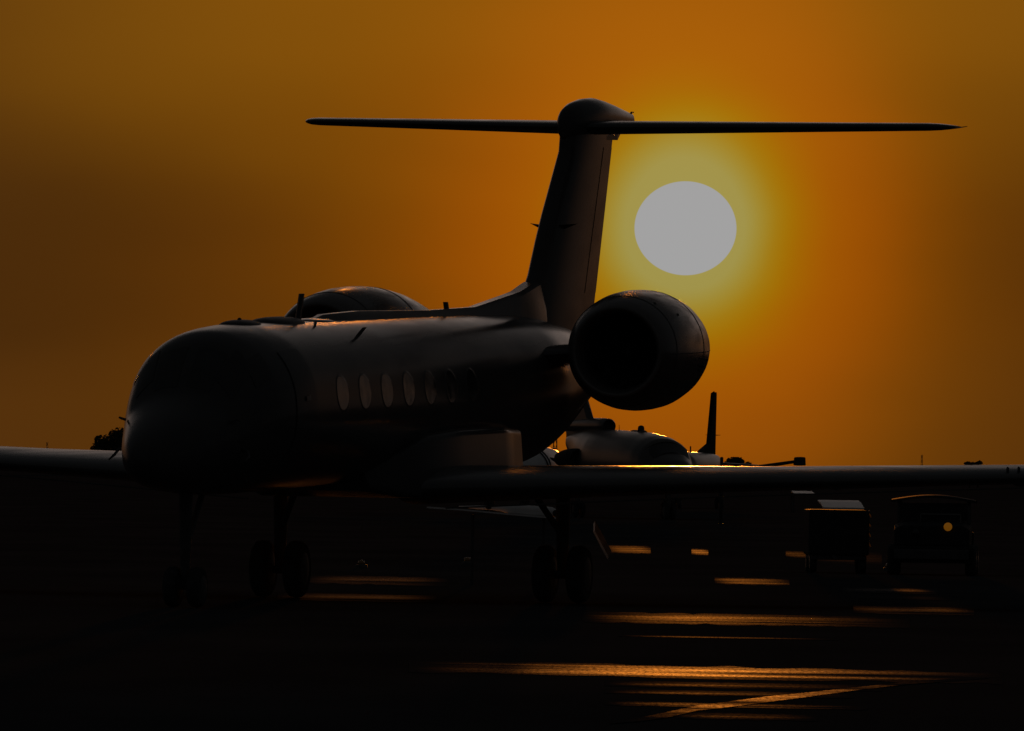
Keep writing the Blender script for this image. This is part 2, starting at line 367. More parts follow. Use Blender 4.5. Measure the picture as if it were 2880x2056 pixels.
def fus(s):
    x = KA[:, 0]; i = int(np.clip(np.searchsorted(x, s) - 1, 0, len(x) - 2)); h = x[i + 1] - x[i]; t = (s - x[i]) / h
    def slope(k):
        if k == 0 or k == len(x) - 1:
            a = min(k, len(x) - 2); return (KA[a + 1, 1:] - KA[a, 1:]) / (x[a + 1] - x[a])
        d0 = (KA[k, 1:] - KA[k - 1, 1:]) / (x[k] - x[k - 1]); d1 = (KA[k + 1, 1:] - KA[k, 1:]) / (x[k + 1] - x[k])
        return np.where(d0 * d1 <= 0, 0, 2 * d0 * d1 / (d0 + d1 + 1e-12))
    m0, m1 = slope(i), slope(i + 1)
    return ((2 * t ** 3 - 3 * t * t + 1) * KA[i, 1:] + (t ** 3 - 2 * t * t + t) * h * m0 + (-2 * t ** 3 + 3 * t * t) * KA[i + 1, 1:] + (t ** 3 - t * t) * h * m1)
def fpt(s, a, off=0.0, e=2.15):
    """point on the fuselage skin at station s and angle a (0 port, 90 crown), pushed out by off"""
    w, zt, zb, zm = fus(s); c, q = math.cos(a), math.sin(a)
    y = w * math.copysign(abs(c) ** (2 / e), c); hz = (zt - zm) if q > 0 else (zm - zb)
    z = zm + hz * math.copysign(abs(q) ** (2 / e), q)
    n = Vector((0, c / max(w, .05), q / max(hz, .05))).normalized()
    return J(s, y + n.y * off, z + n.z * off)
def fpt_z(s, z, side, off=0.0, e=2.15):
    w, zt, zb, zm = fus(s); hz = (zt - zm) if z > zm else (zm - zb); k = min(abs(z - zm) / hz, 0.999)
    y = w * (1 - k ** e) ** (1 / e)
    ny, nz_ = (y / w) ** (e - 1) / w, math.copysign(k ** (e - 1), z - zm) / hz
    l = math.hypot(ny, nz_); return J(s, side * (y + ny / l * off), z + nz_ / l * off)
ST = sorted(set([round(v, 3) for v in np.concatenate([np.linspace(0, 1, 13), np.linspace(1, 6, 41), np.linspace(6, 18, 25), np.linspace(18, 28.1, 41)])]))
NR = 72
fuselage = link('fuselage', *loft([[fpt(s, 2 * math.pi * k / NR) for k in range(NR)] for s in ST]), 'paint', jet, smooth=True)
def skin_patch(name, s0, s1, a0, a1, material, off=0.006, ns=6, na=8, taper=0.0, parent=jet):
    """a panel lying on the fuselage skin"""
    V, Fc = [], []
    for i in range(ns + 1):
        for j in range(na + 1):
            t = i / ns; u = j / na
            V.append(fpt(s0 + (s1 - s0) * t + taper * (u - 0.5), math.radians(a0 + (a1 - a0) * u), off))
    for i in range(ns):
        for j in range(na):
            a = i * (na + 1) + j; Fc.append((a, a + 1, a + na + 2, a + na + 1))
    return link(name, V, Fc, material, parent, smooth=True)
# cockpit glazing: two front panes and two side panes on each flank
for sd in (0, 1):
    def A(a): return a if sd == 0 else 180 - a
    for (s0, s1, a0, a1, tp) in ((2.05, 2.72, 63, 86, 0.0), (2.2, 2.9, 38, 60, 0.1), (2.75, 3.3, 27, 48, 0.05)):
        skin_patch('cockpit_window', s0, s1, A(a0), A(a1), 'shaded_glass', 0.008, taper=tp)
# cabin windows, seven a side, big ovals, each in its frame
WS = [6.40 + 1.27 * i for i in range(7)]
for side in (1, -1):
    for s in WS:
        n = 28; hl, hh, zc = 0.335, 0.245, 3.275
        oval = [(s + hl * math.cos(2 * math.pi * k / n), zc + hh * math.sin(2 * math.pi * k / n)) for k in range(n)]
        V = [fpt_z(s, zc, side, 0.004)]; Fc = []
        rings = (0.5, 0.95)
        for r in rings: V += [fpt_z(s + (a - s) * r, zc + (b - zc) * r, side, 0.004) for a, b in oval]
        for k in range(n):
            k2 = (k + 1) % n; Fc += [(0, 1 + k, 1 + k2), (1 + k, 1 + n + k, 1 + n + k2, 1 + k2)]
        win = link('cabin_window', V, Fc, 'cabin_glass', jet, smooth=True)
        V = []; prof = ((0.95, 0.0035), (0.98, 0.0045), (1.05, 0.0045), (1.08, 0.001))
        for r, off in prof: V += [fpt_z(s + (a - s) * r, zc + (b - zc) * r, side, off) for a, b in oval]
        Fc = [(i * n + k, i * n + (k + 1) % n, (i + 1) * n + (k + 1) % n, (i + 1) * n + k) for i in range(len(prof) - 1) for k in range(n)]
        link('window_frame', V, Fc, 'paint', win, smooth=True)
# cabin door with its handle
door = skin_patch('cabin_door', 3.95, 4.9, -28, 44, 'paint', 0.012, ns=6, na=14)
skin_patch('door_handle', 4.35, 4.55, 6, 9, 'bare_metal', 0.03, ns=2, na=2, parent=door)
# fairing under the wing with flat, slightly leaning sides
def rrect(s, hw0, hw1, z0, z1, r=0.10, n=4):
    pts = []
    for (cy, cz, a0) in ((hw1 - r, z1 - r, 0), (-(hw1 - r), z1 - r, 90), (-(hw0 - r), z0 + r, 180), (hw0 - r, z0 + r, 270)):
        for k in range(n + 1):
            a = math.radians(a0 + 90 * k / n); pts.append(J(s, cy + r * math.cos(a), cz + r * math.sin(a)))
    return pts
link('wing_root_fairing', *loft([rrect(9.6, .75, .7, 1.80, 2.1), rrect(10.3, 1.15, 1.1, 1.70, 2.35), rrect(11.2, 1.34, 1.29, 1.66, 2.58),
     rrect(13, 1.37, 1.32, 1.64, 2.64), rrect(15.5, 1.37, 1.32, 1.65, 2.63), rrect(16.7, 1.34, 1.29, 1.70, 2.58), rrect(17.3, 1.1, 1.05, 1.78, 2.4), rrect(18.2, .6, .5, 1.84, 2.1)]),
     'paint', jet, smooth=True, edge_angle=0.8)
# spine on the crown running back to the fin
def spine(s, hw, zt):
    z0 = fus(s)[1] - 0.12
    return [J(s, hw, z0), J(s, hw * 0.55, zt - 0.05), J(s, hw * 0.3, zt), J(s, -hw * 0.3, zt), J(s, -hw * 0.55, zt - 0.05), J(s, -hw, z0)]
link('dorsal_spine', *loft([spine(8.9, .05, 4.265), spine(9.6, .15, 4.35), spine(11.6, .19, 4.385), spine(15.8, .19, 4.36), spine(18.7, .19, 4.385), spine(21.0, .24, 4.56),
     spine(21.5, .26, 4.60), spine(22.45, .30, 4.745), spine(23.2, .12, 4.75), spine(25, .08, 4.6)]), 'paint', jet, smooth=True, edge_angle=0.5)
# low antenna domes and blades on the crown
def dome(s0, s1, h, hw):
    V = []; ns, na = 14, 10
    for i in range(ns + 1):
        t = i / ns; s = s0 + (s1 - s0) * t; k = max(1e-3, 1 - abs(2 * t - 1) ** 2.6) ** 0.5
        V.append([J(s, hw * k * math.cos(math.pi * j / na), fus(s)[1] - 0.03 + (h + 0.03) * k * math.sin(math.pi * j / na)) for j in range(na + 1)])
    return loft(V, closed=False, cap0=False, cap1=False)
link('antenna_dome', *dome(4.5, 5.8, 0.055, 0.25), 'black_plastic', jet, smooth=True)
link('antenna_dome', *dome(6.1, 8.2, 0.075, 0.30), 'black_plastic', jet, smooth=True)
link('antenna_dome', *dome(8.35, 9.9, 0.035, 0.26), 'paint', jet, smooth=True)
def blade(s, y, z0, h, c0, c1, sweep, t=0.03, tilt=0.0, name='blade_antenna'):
    def ring(f):
        c = c0 + (c1 - c0) * f; x0 = s + sweep * f; z = z0 + h * f; yy = y + tilt * f
        return [J(x0, yy, z), J(x0 + c * .3, yy + t, z), J(x0 + c * .75, yy + t * .8, z), J(x0 + c, yy, z), J(x0 + c * .75, yy - t * .8, z), J(x0 + c * .3, yy - t, z)]
    return link(name, *loft([ring(0), ring(0.5), ring(0.97), ring(1.0)]), 'black_plastic', jet)
blade(8.15, 0.0, 4.22, 0.44, 0.30, 0.2, 0.28, t=0.035)
blade(17.05, 0.0, 4.26, 0.215, 0.30, 0.24, -0.10, t=0.03)
blade(7.6, 0.42, 4.14, 0.13, 0.12, 0.1, 0.08, t=0.015)
blade(9.0, 0.62, 3.98, 0.20, 0.3, 0.25, -0.05, t=0.02, tilt=0.18)
link('beacon', *tube([J(5.1, 0, 4.30), J(5.1, 0, 4.33), J(5.1, 0, 4.345)], [0.03, 0.03, 0.01]), 'black_plastic', jet)
# pitot probes on the nose
for sd in (-1, 1):
    link('pitot_probe', *tube([J(2.2, sd * 0.84, 2.56), J(2.18, sd * 0.93, 2.53), J(2.1, sd * 0.965, 2.46), J(1.86, sd * 0.975, 2.40)], [0.025, 0.022, 0.02, 0.012]), 'dark_metal', jet, smooth=True)
    link('angle_of_attack_vane', *tube([J(1.9, sd * 0.75, 2.95), J(1.9, sd * 0.84, 2.98), J(2.05, sd * 0.85, 2.95)], [0.02, 0.015, 0.006]), 'dark_metal', jet)

# wings
AF = airfoil(18, 0.088, 0.010)
def wing_pt(y, side):
    """leading-edge station, chord, leading-edge height of the wing"""
    s = 10.0 + y * 0.60; c = np.interp(y, [0, 1.2, 5.2, 14.2], [7.0, 6.3, 4.1, 1.65]); z = 1.835 - 0.045 * side + 0.022 * y
    return s, float(c), z
def wing_ring(y, side, thick=1.0, twist=None):
    s, c, z = wing_pt(y, side); tw = math.radians(1.2 - 0.2 * y) if twist is None else twist
    r = []
    for (a, b) in AF:
        aa, bb = a * c, b * c * thick
        r.append(J(s + aa * math.cos(tw) + bb * math.sin(tw), side * y, z - aa * math.sin(tw) * 1.0 + bb * math.cos(tw)))
    return r
for side in (1, -1):
    ys = [0.9, 1.5, 2.5, 3.5, 4.5, 5.5, 6.5, 7.5, 8.5, 9.5, 10.5, 11.5, 12.5, 13.4, 14.0, 14.2]
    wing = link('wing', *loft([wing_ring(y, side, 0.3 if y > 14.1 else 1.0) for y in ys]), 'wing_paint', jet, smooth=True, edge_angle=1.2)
    # winglet
    s, c, z = wing_pt(14.1, side)
    rs = []
    for f in (0, 0.15, 0.5, 1.0):
        cc = 1.5 - 0.95 * f; ss = s + 0.15 + 1.35 * f; yy = 14.15 + 0.32 * f ** 0.7; zz = z + 1.55 * f
        rs.append([J(ss + a * cc, side * (yy + b * cc), zz) for a, b in airfoil(8, 0.09)])
    link('winglet', *loft(rs), 'wing_paint', wing, smooth=True, edge_angle=1.0)
    # leading-edge joint: a fine proud strip under the nose of the wing
    st = []
    for y in ys[1:-2]:
        s, c, z = wing_pt(y, side); st.append(J(s + 0.05 * c, side * y, z - 0.047 * c - 0.010))
    link('leading_edge_strip', *tube(st, 0.012, 6), 'bare_metal', wing)
    # flap track fairings
    for y in (3.6, 6.2, 8.8):
        s, c, z = wing_pt(y, side)
        pr = [(0.55, .01), (0.62, .06), (0.75, .10), (0.92, .10), (1.05, .06), (1.15, .01)]
        link('flap_track_fairing', *loft([[J(s + c * a, side * y + q * math.cos(2 * math.pi * k / 12), z - 0.03 - 0.035 * c * (1.15 - a) + q * 1.1 * math.sin(2 * math.pi * k / 12)) for k in range(12)] for a, q in pr]),
             'wing_paint', wing, smooth=True)
    # stall vanes under the leading edge
    for y in (9.0, 9.15, 9.3):
        s, c, z = wing_pt(y, side)
        link('leading_edge_stud', *tube([J(s + 0.16, side * y, z + 0.06), J(s + 0.16, side * y, z + 0.15), J(s + 0.16, side * y, z + 0.165)], [.022, .022, .008]), 'dark_metal', wing)

# tail fin
FAF = airfoil(14, 0.105)
def fin_ring(z):
    le = float(np.interp(z, [4.0, 4.40, 4.74, 4.85, 5.6, 6.8, 7.0, 7.35], [22.0, 22.3, 22.52, 22.66, 23.30, 24.58, 24.64, 24.66]))
    te = float(np.interp(z, [4.0, 4.40, 5.68, 6.97, 7.35], [26.72, 26.89, 27.46, 28.02, 28.2])); c = te - le
    return [J(le + a * c, b * c, z) for a, b in FAF]
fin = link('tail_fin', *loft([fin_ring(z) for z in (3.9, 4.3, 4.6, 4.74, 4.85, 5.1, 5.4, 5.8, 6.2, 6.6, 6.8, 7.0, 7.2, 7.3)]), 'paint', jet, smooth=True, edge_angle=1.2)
def rud(z, off):
    r = fin_ring(z); le = max(-(p[0] - SMG) for p in r); xs = [SMG - p[0] for p in r]; l, t_ = min(xs), max(xs); c = t_ - l
    return c, l
for sd in (1, -1):
    V = []
    for z in (4.55, 5.2, 6.0, 6.88):
        c, l = rud(z, 0)
        V.append([J(l + c * f, sd * (0.006 + c * 5 * 0.105 * (0.2969 * math.sqrt(f) - 0.126 * f - 0.3516 * f * f + 0.2843 * f ** 3 - 0.1036 * f ** 4)), z) for f in (0.70, 0.78, 0.86, 0.94, 0.995)])
    link('rudder_skin', *loft(V, closed=False, cap0=False, cap1=False), 'paint', fin, smooth=True)
    # small pointed aerials half way up the fin
    c, l = rud(5.6, 0)
    a0 = J(l + 0.32, sd * 0.10, 5.63); a1 = J(l + 0.95, sd * 0.17, 5.63); a2 = J(l + 0.75, sd * 0.39, 5.66); a3 = J(l + 0.6, sd * 0.14, 5.55)
    link('fin_aerial', [a0, a1, a2, a3], [(0, 1, 2), (0, 2, 3), (1, 3, 2), (0, 3, 1)], 'black_plastic', fin)
# bullet fairing on the fin
BS = [(24.60, 7.02, 7.30, .03), (24.68, 6.98, 7.42, .10), (24.85, 6.96, 7.50, .16), (25.3, 6.97, 7.585, .23), (25.9, 7.0, 7.645, .26), (26.5, 7.03, 7.665, .26), (27.2, 7.08, 7.625, .23),
      (28.0, 7.12, 7.56, .17), (28.8, 7.17, 7.485, .10), (29.35, 7.2, 7.435, .05), (29.4, 7.21, 7.43, .045)]
bullet = link('bullet_fairing', *loft([[J(s, hw * math.cos(2 * math.pi * k / 24), (a + b) / 2 + (b - a) / 2 * math.sin(2 * math.pi * k / 24)) for k in range(24)] for s, a, b, hw in BS]), 'paint', jet, smooth=True, edge_angle=1.0)
link('tail_light', *tube([J(29.30, 0, 7.42), J(29.36, 0, 7.455), J(29.55, 0, 7.462)], [.02, .018, .006]), 'dark_metal', bullet)
link('tail_step', *loft([[J(st_, hw_ * cy_, zt_ + (0 if k_ < 2 else dz_)) for k_, cy_ in enumerate((1, -1, -1, 1))] for st_, hw_, zt_, dz_ in ((27.2, .09, 7.06, -.06), (28.1, .07, 7.10, -.10), (28.55, .02, 7.14, -.02))]), 'paint', bullet)
# tailplane
TAF = airfoil(16, 0.085)
def tp_ring(y, side):
    f = y / 5.38; le = 25.15 + y * 0.62; c = 3.05 - 1.62 * f; z = 7.185 + 0.082 * f
    k = 1.0
    if y > 5.05: k = math.sqrt(max(0.02, 1 - ((y - 5.05) / 0.345) ** 2)); le += 0.9 * (1 - k); c = c - 0.9 * (1 - k)
    return [J(le + a * c, side * y, z + b * (c * 0.75 + 0.35) * (0.35 + 0.65 * k)) for a, b in TAF]
for side in (1, -1):
    ys = [0.05, 0.5, 1.2, 2.0, 3.0, 4.0, 4.7, 5.05, 5.2, 5.3, 5.36, 5.385]
    tp = link('tailplane', *loft([tp_ring(y, side) for y in ys]), 'paint', jet, smooth=True, edge_angle=1.2)
    el_v = []
    for y in (0.5, 1.6, 3.2, 4.9):
        f = y / 5.38; le = 25.15 + y * 0.62; c = 3.05 - 1.62 * f; z = 7.185 + 0.082 * f
        el_v.append([J(le + c * q, side * y, z + 0.006 + (c * .75 + .35) * 5 * 0.085 * (0.2969 * math.sqrt(q) - 0.126 * q - 0.3516 * q * q + 0.2843 * q ** 3 - 0.1036 * q ** 4)) for q in (0.68, 0.8, 0.9, 0.99)])
    link('elevator_skin', *loft(el_v, closed=False, cap0=False, cap1=False), 'paint', tp, smooth=True)
    link('static_wick', *tube([J(29.9, side * 5.30, 7.26), J(30.15, side * 5.40, 7.285)], [.012, .005], 5), 'dark_metal', tp)

# engines
EC = 3.735
for side in (1, -1):
    cy = side * 2.25
    prof = [(18.80, .575), (18.56, .60), (18.45, .635), (18.42, .665), (18.45, .70)]
    outer = [(18.45, .70), (18.52, .735), (18.66, .782), (18.9, .835), (19.2, .878), (19.6, .912), (20.1, .930), (20.6, .930), (21.2, .905), (21.8, .85), (22.4, .765), (23.0, .665), (23.4, .595), (23.4, .56), (22.9, .52)]
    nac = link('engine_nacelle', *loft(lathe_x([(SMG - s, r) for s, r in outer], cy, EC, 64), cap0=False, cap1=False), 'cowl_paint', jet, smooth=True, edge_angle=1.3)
    link('intake_lip', *loft(lathe_x([(SMG - s, r) for s, r in prof], cy, EC, 64), cap0=False, cap1=False), 'bare_metal', nac, smooth=True)
    link('intake_duct', *loft(lathe_x([(SMG - s, r) for s, r in [(18.80, .575), (19.2, .57), (19.75, .585)]], cy, EC, 48), cap0=False, cap1=True), 'intake_dark', nac, smooth=True, edge_angle=0.6)
    link('spinner', *loft(lathe_x([(SMG - s, r) for s, r in [(19.25, .01), (19.32, .07), (19.5, .14), (19.74, .19)]], cy, EC, 24)), 'dark_metal', nac, smooth=True)
    V, Fc = [], []
    for k in range(22):
        a = 2 * math.pi * k / 22
        for r, da, x in ((.18, -.10, 19.55), (.57, -.055, 19.6), (.57, .055, 19.72), (.18, .08, 19.73)):
            V.append((SMG - x, cy + r * math.cos(a + da), EC + r * math.sin(a + da)))
        Fc.append(tuple(range(4 * k, 4 * k + 4)))
    link('fan', V, Fc, 'dark_metal', nac)
    link('exhaust_nozzle', *loft(lathe_x([(SMG - s, r) for s, r in [(22.9, .50), (23.75, .44), (23.75, .42), (23.0, .40)]], cy, EC, 40), cap0=False, cap1=True), 'dark_metal', nac, smooth=True, edge_angle=0.8)
    for s, r in ((18.97, .848), (21.0, .916)):
        link('cowl_seam', *loft(lathe_x([(SMG - s + .012, r - .003), (SMG - s + .008, r + .004), (SMG - s - .008, r + .004), (SMG - s - .012, r - .004)], cy, EC, 64), cap0=False, cap1=False), 'dark_metal', nac, smooth=True)
    # latch line and rivet-like access lamps
    def cowl_pt(s, a, off=0.0):
        r = float(np.interp(s, [q[0] for q in outer[:13]], [q[1] for q in outer[:13]])) + off
        return J(s, cy + r * math.cos(a) * side, EC + r * math.sin(a))
    V = []
    for s in np.linspace(18.72, 22.8, 24): V.append([cowl_pt(s, math.radians(-2.2), .002), cowl_pt(s, math.radians(-1.7), .007), cowl_pt(s, math.radians(-1.2), .002)])
    link('cowl_split_line', *loft(V, closed=False, cap0=False, cap1=False), 'dark_metal', nac)
    for (s, a) in ((19.15, 58), (19.7, 38), (20.2, -8)):
        link('cowl_fastener', *tube([cowl_pt(s, math.radians(a), -.01), cowl_pt(s, math.radians(a), .012), cowl_pt(s, math.radians(a), .018)], [.022, .022, .008], 10), 'bare_metal', nac, smooth=True)
    p0, p1 = cowl_pt(20.6, math.radians(-7), -.02), cowl_pt(20.8, math.radians(-8), .10)
    link('drain_mast', *tube([p0, p1], [.015, .012], 8), 'dark_metal', nac)
    for da in (0, 4):
        link('drain_pipe', *tube([cowl_pt(20.7, math.radians(-14 - da), -.03), cowl_pt(20.75, math.radians(-14 - da), .05), cowl_pt(20.77, math.radians(-14 - da), .055)], [.03, .03, .015], 10), 'dark_metal', nac)
    # pylon
    rs = []
    for y, le, c in ((0.7, 18.9, 4.3), (1.1, 19.1, 4.0), (1.5, 19.35, 3.6)):
        rs.append([J(le + a * c, side * y, 3.62 + (y - 0.7) * 0.10 + b * c * 0.9) for a, b in airfoil(10, 0.085)])
    link('engine_pylon', *loft(rs), 'paint', nac, smooth=True, edge_angle=1.0)

    # the nacelles point a little outboard at the front
    for o_ in [nac] + list(nac.children):
        if o_.name.startswith('engine_pylon'): continue
        px_, a_ = SMG - 20.3, math.radians(3.0) * side
        o_.data.transform(Matrix.Translation((px_, cy, 0)) @ Matrix.Rotation(a_, 4, 'Z') @ Matrix.Translation((-px_, -cy, 0)))

# landing gear
def gnd_z(s): return (SMG - s) * math.tan(JP)
for side in (1, -1):
    y = side * 2.19; g = root_part = link('main_gear_strut', *join(tube([J(15.7, y, 2.0), J(15.7, y, 1.0), J(15.7, y, 0.40)], [.12, .10, .075], 14), tube([J(15.7, y, 1.0), J(15.1, side * 1.7, 1.9)], .05),
        tube([J(15.7, y - .24, .42), J(15.7, y + .24, .42)], .06), tube([J(15.78, y, 1.1), J(15.98, y, 0.85), J(15.76, y, 0.6)], .03)), 'dark_metal', jet)
    for dy in (-0.26, 0.26): wheel(g, J(15.7, y + dy, 0.435), 0.435, 0.25)
# the near gear door hangs open beside the strut
dv = [(2.38, 1.20, 17.0), (3.01, 0.81, 15.4), (3.02, 0.71, 15.2), (2.47, 1.07, 16.6)]
V = [J(st_, y, z) for y, z, st_ in dv] + [J(st_ + .03, y - .03, z - .03) for y, z, st_ in dv]
link('gear_door', V, [(0, 1, 2, 3), (7, 6, 5, 4), (0, 4, 5, 1), (1, 5, 6, 2), (2, 6, 7, 3), (3, 7, 4, 0)], 'white_paint', jet)
s_ng = 2.35; z0 = gnd_z(s_ng)
ng = link('nose_gear_strut', *join(tube([J(s_ng, 0, 2.1), J(s_ng, 0, 1.2), J(s_ng, 0, z0 + .3)], [.10, .08, .06], 14), tube([J(s_ng, 0, 1.15), J(s_ng + .9, 0, 1.95)], .045), tube([J(s_ng, -.2, z0 + .29), J(s_ng, .2, z0 + .29)], .045)), 'dark_metal', jet)
for dy in (-0.17, 0.17): wheel(ng, J(s_ng, dy, z0 + 0.285), 0.285, 0.18)
# auxiliary exhaust at the tail
link('tail_exhaust', *loft(lathe_x([(SMG - 28.05, .16), (SMG - 28.35, .14), (SMG - 28.35, .12), (SMG - 28.1, .11)], 0, 3.35, 24), cap0=False), 'dark_metal', jet, smooth=True, edge_angle=.7)

# ------------------------------------------------------------------ parked three-engined jet seen under the near engine
def placed(name, label, cat, X, Y, psi_deg, nose_left, sref, pitch=0.0):
    """empty on the apron; local x forward. nose to the left or right of the camera by psi"""
    o = root(name, label, cat, (X, Y, 0)); p = math.radians(psi_deg)
    o.rotation_euler = (0, math.radians(pitch), math.atan2(-math.cos(p), -math.sin(p) if nose_left else math.sin(p)))
    return o
def body(keys, sref, e=2.1, n=40, sub=4):
    rings = []; K = np.array(keys)
    ss = np.unique(np.concatenate([np.linspace(K[i, 0], K[i + 1, 0], sub + 1) for i in range(len(K) - 1)]))
    for s in ss:
        w, zt, zb = (float(np.interp(s, K[:, 0], K[:, c])) for c in (1, 2, 3)); zm = (zt + zb) / 2; r = []
        for k in range(n):
            a = 2 * math.pi * k / n; c, q = math.cos(a), math.sin(a)
            r.append((sref - s, w * math.copysign(abs(c) ** (2 / e), c), zm + (zt - zb) / 2 * math.copysign(abs(q) ** (2 / e), q)))
        rings.append(r)
    return loft(rings)
def vane(pts, th, sref, y0=0.0):
    """slab of polygon (s, z) with wedge edges, standing in the plane y0"""
    n = len(pts); cs = sum(p[0] for p in pts) / n; cz = sum(p[1] for p in pts) / n
    V = [(sref - s, y0, z) for s, z in pts]
    V += [(sref - (s + (cs - s) * .25), y0 + th, z + (cz - z) * .06) for s, z in pts] + [(sref - (s + (cs - s) * .25), y0 - th, z + (cz - z) * .06) for s, z in pts]
    Fc = [tuple(range(n, 2 * n)), tuple(range(2 * n, 3 * n))[::-1]]
    for i in range(n):
        j = (i + 1) % n; Fc += [(i, j, n + j, n + i), (j, i, 2 * n + i, 2 * n + j)]
    return V, Fc
def gear_set(o, sref, sn, sm, track, zb, r=0.35):
    for (s, y) in ((sn, 0), (sm, track), (sm, -track)):
        g = link('gear_strut', *tube([(sref - s, y, zb), (sref - s, y, r)], [.09, .07], 10), 'bare_metal', o)
        for dy in (-.14, .14): wheel(g, (sref - s, y + dy, r), r, .16, n=16)
tri = placed('trijet', 'smaller pale jet parked beyond the wing, its fin and crown seen below the near engine', 'jet', 4.80, 462, 14.0, False, 9.5)
SR = 9.5
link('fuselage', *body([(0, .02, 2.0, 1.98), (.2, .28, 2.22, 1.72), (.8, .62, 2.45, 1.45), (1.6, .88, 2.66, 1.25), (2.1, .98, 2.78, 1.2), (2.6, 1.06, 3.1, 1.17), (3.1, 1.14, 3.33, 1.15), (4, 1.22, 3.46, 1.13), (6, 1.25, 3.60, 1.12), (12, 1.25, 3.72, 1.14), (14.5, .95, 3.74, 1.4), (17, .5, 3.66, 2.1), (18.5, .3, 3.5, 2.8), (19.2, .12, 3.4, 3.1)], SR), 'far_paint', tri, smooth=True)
# windscreen under the brow
V = []
for s, w, z in ((1.95, .72, 2.74), (2.2, .80, 2.86), (2.62, .84, 3.12)):
    V.append([(SR - s + .03 * math.cos(a), w * math.sin(a) * 1.05, z + .04 - .42 * (1 - math.cos(a))) for a in np.linspace(-1.2, 1.2, 13)])
link('windscreen', *loft(V, closed=False, cap0=False, cap1=False), 'glass', tri, smooth=True)
link('brow', *tube([(SR - 2.75 - .5 * (1 - math.cos(a)), 1.04 * math.sin(a), 3.20 - .75 * (1 - math.cos(a))) for a in np.linspace(-1.35, 1.35, 15)], .035, 8), 'far_paint', tri, smooth=True)
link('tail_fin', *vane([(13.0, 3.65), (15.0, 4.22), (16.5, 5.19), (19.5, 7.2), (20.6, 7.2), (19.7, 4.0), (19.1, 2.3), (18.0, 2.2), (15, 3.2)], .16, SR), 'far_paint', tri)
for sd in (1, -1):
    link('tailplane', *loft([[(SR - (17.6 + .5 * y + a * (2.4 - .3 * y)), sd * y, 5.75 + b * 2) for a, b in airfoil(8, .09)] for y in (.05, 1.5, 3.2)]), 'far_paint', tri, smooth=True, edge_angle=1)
link('centre_intake', *loft(lathe_x([(SR - 12.6, .16), (SR - 12.35, .22), (SR - 12.25, .27), (SR - 12.4, .315), (SR - 13.2, .335), (SR - 15.5, .34), (SR - 19.5, .25)], 0, 3.86, 28), cap0=True), 'far_paint', tri, smooth=True, edge_angle=1)
for sd in (1, -1):
    e = link('engine_nacelle', *loft(lathe_x([(SR - 13.3, .30), (SR - 13.05, .40), (SR - 13.2, .44), (SR - 14, .45), (SR - 15.2, .40), (SR - 16.2, .3)], sd * 1.08, 2.45, 28)), 'equipment_paint', tri, smooth=True, edge_angle=1)
    link('engine_pylon', *box((SR - 14.4, sd * .85, 2.45), (1.8, .5, .12)), 'equipment_paint', e)
    link('wing', *loft([[(SR - (7.6 + .55 * y + a * (4.6 - .4 * y)), sd * y, 1.45 + .03 * y + b * (3 - .25 * y)) for a, b in airfoil(8, .1)] for y in (.6, 3, 6, 8.5)]), 'far_paint', tri, smooth=True, edge_angle=1)
link('beacon_dome', *loft([[(SR - 7.0 + r * math.cos(2 * math.pi * k / 14), r * math.sin(2 * math.pi * k / 14), 3.62 + z) for k in range(14)] for r, z in ((.12, -.03), (.135, .06), (.14, .14), (.12, .22), (.06, .26), (.01, .265))]), 'black_plastic', tri, smooth=True)
link('beacon_base', *body([(6.1, .03, 3.64, 3.58), (6.5, .12, 3.69, 3.5), (8.2, .12, 3.70, 3.5), (8.8, .03, 3.66, 3.6)], SR, n=12), 'black_plastic', tri, smooth=True)
for s, h in ((10.6, .18), (11.6, .2)):
    link('whip_aerial', *tube([(SR - s, 0, 3.68), (SR - s - .03, 0, 3.72 + h)], [.015, .01], 6), 'black_plastic', tri)
gear_set(tri, SR, 2.2, 9.8, 1.9, 1.4)

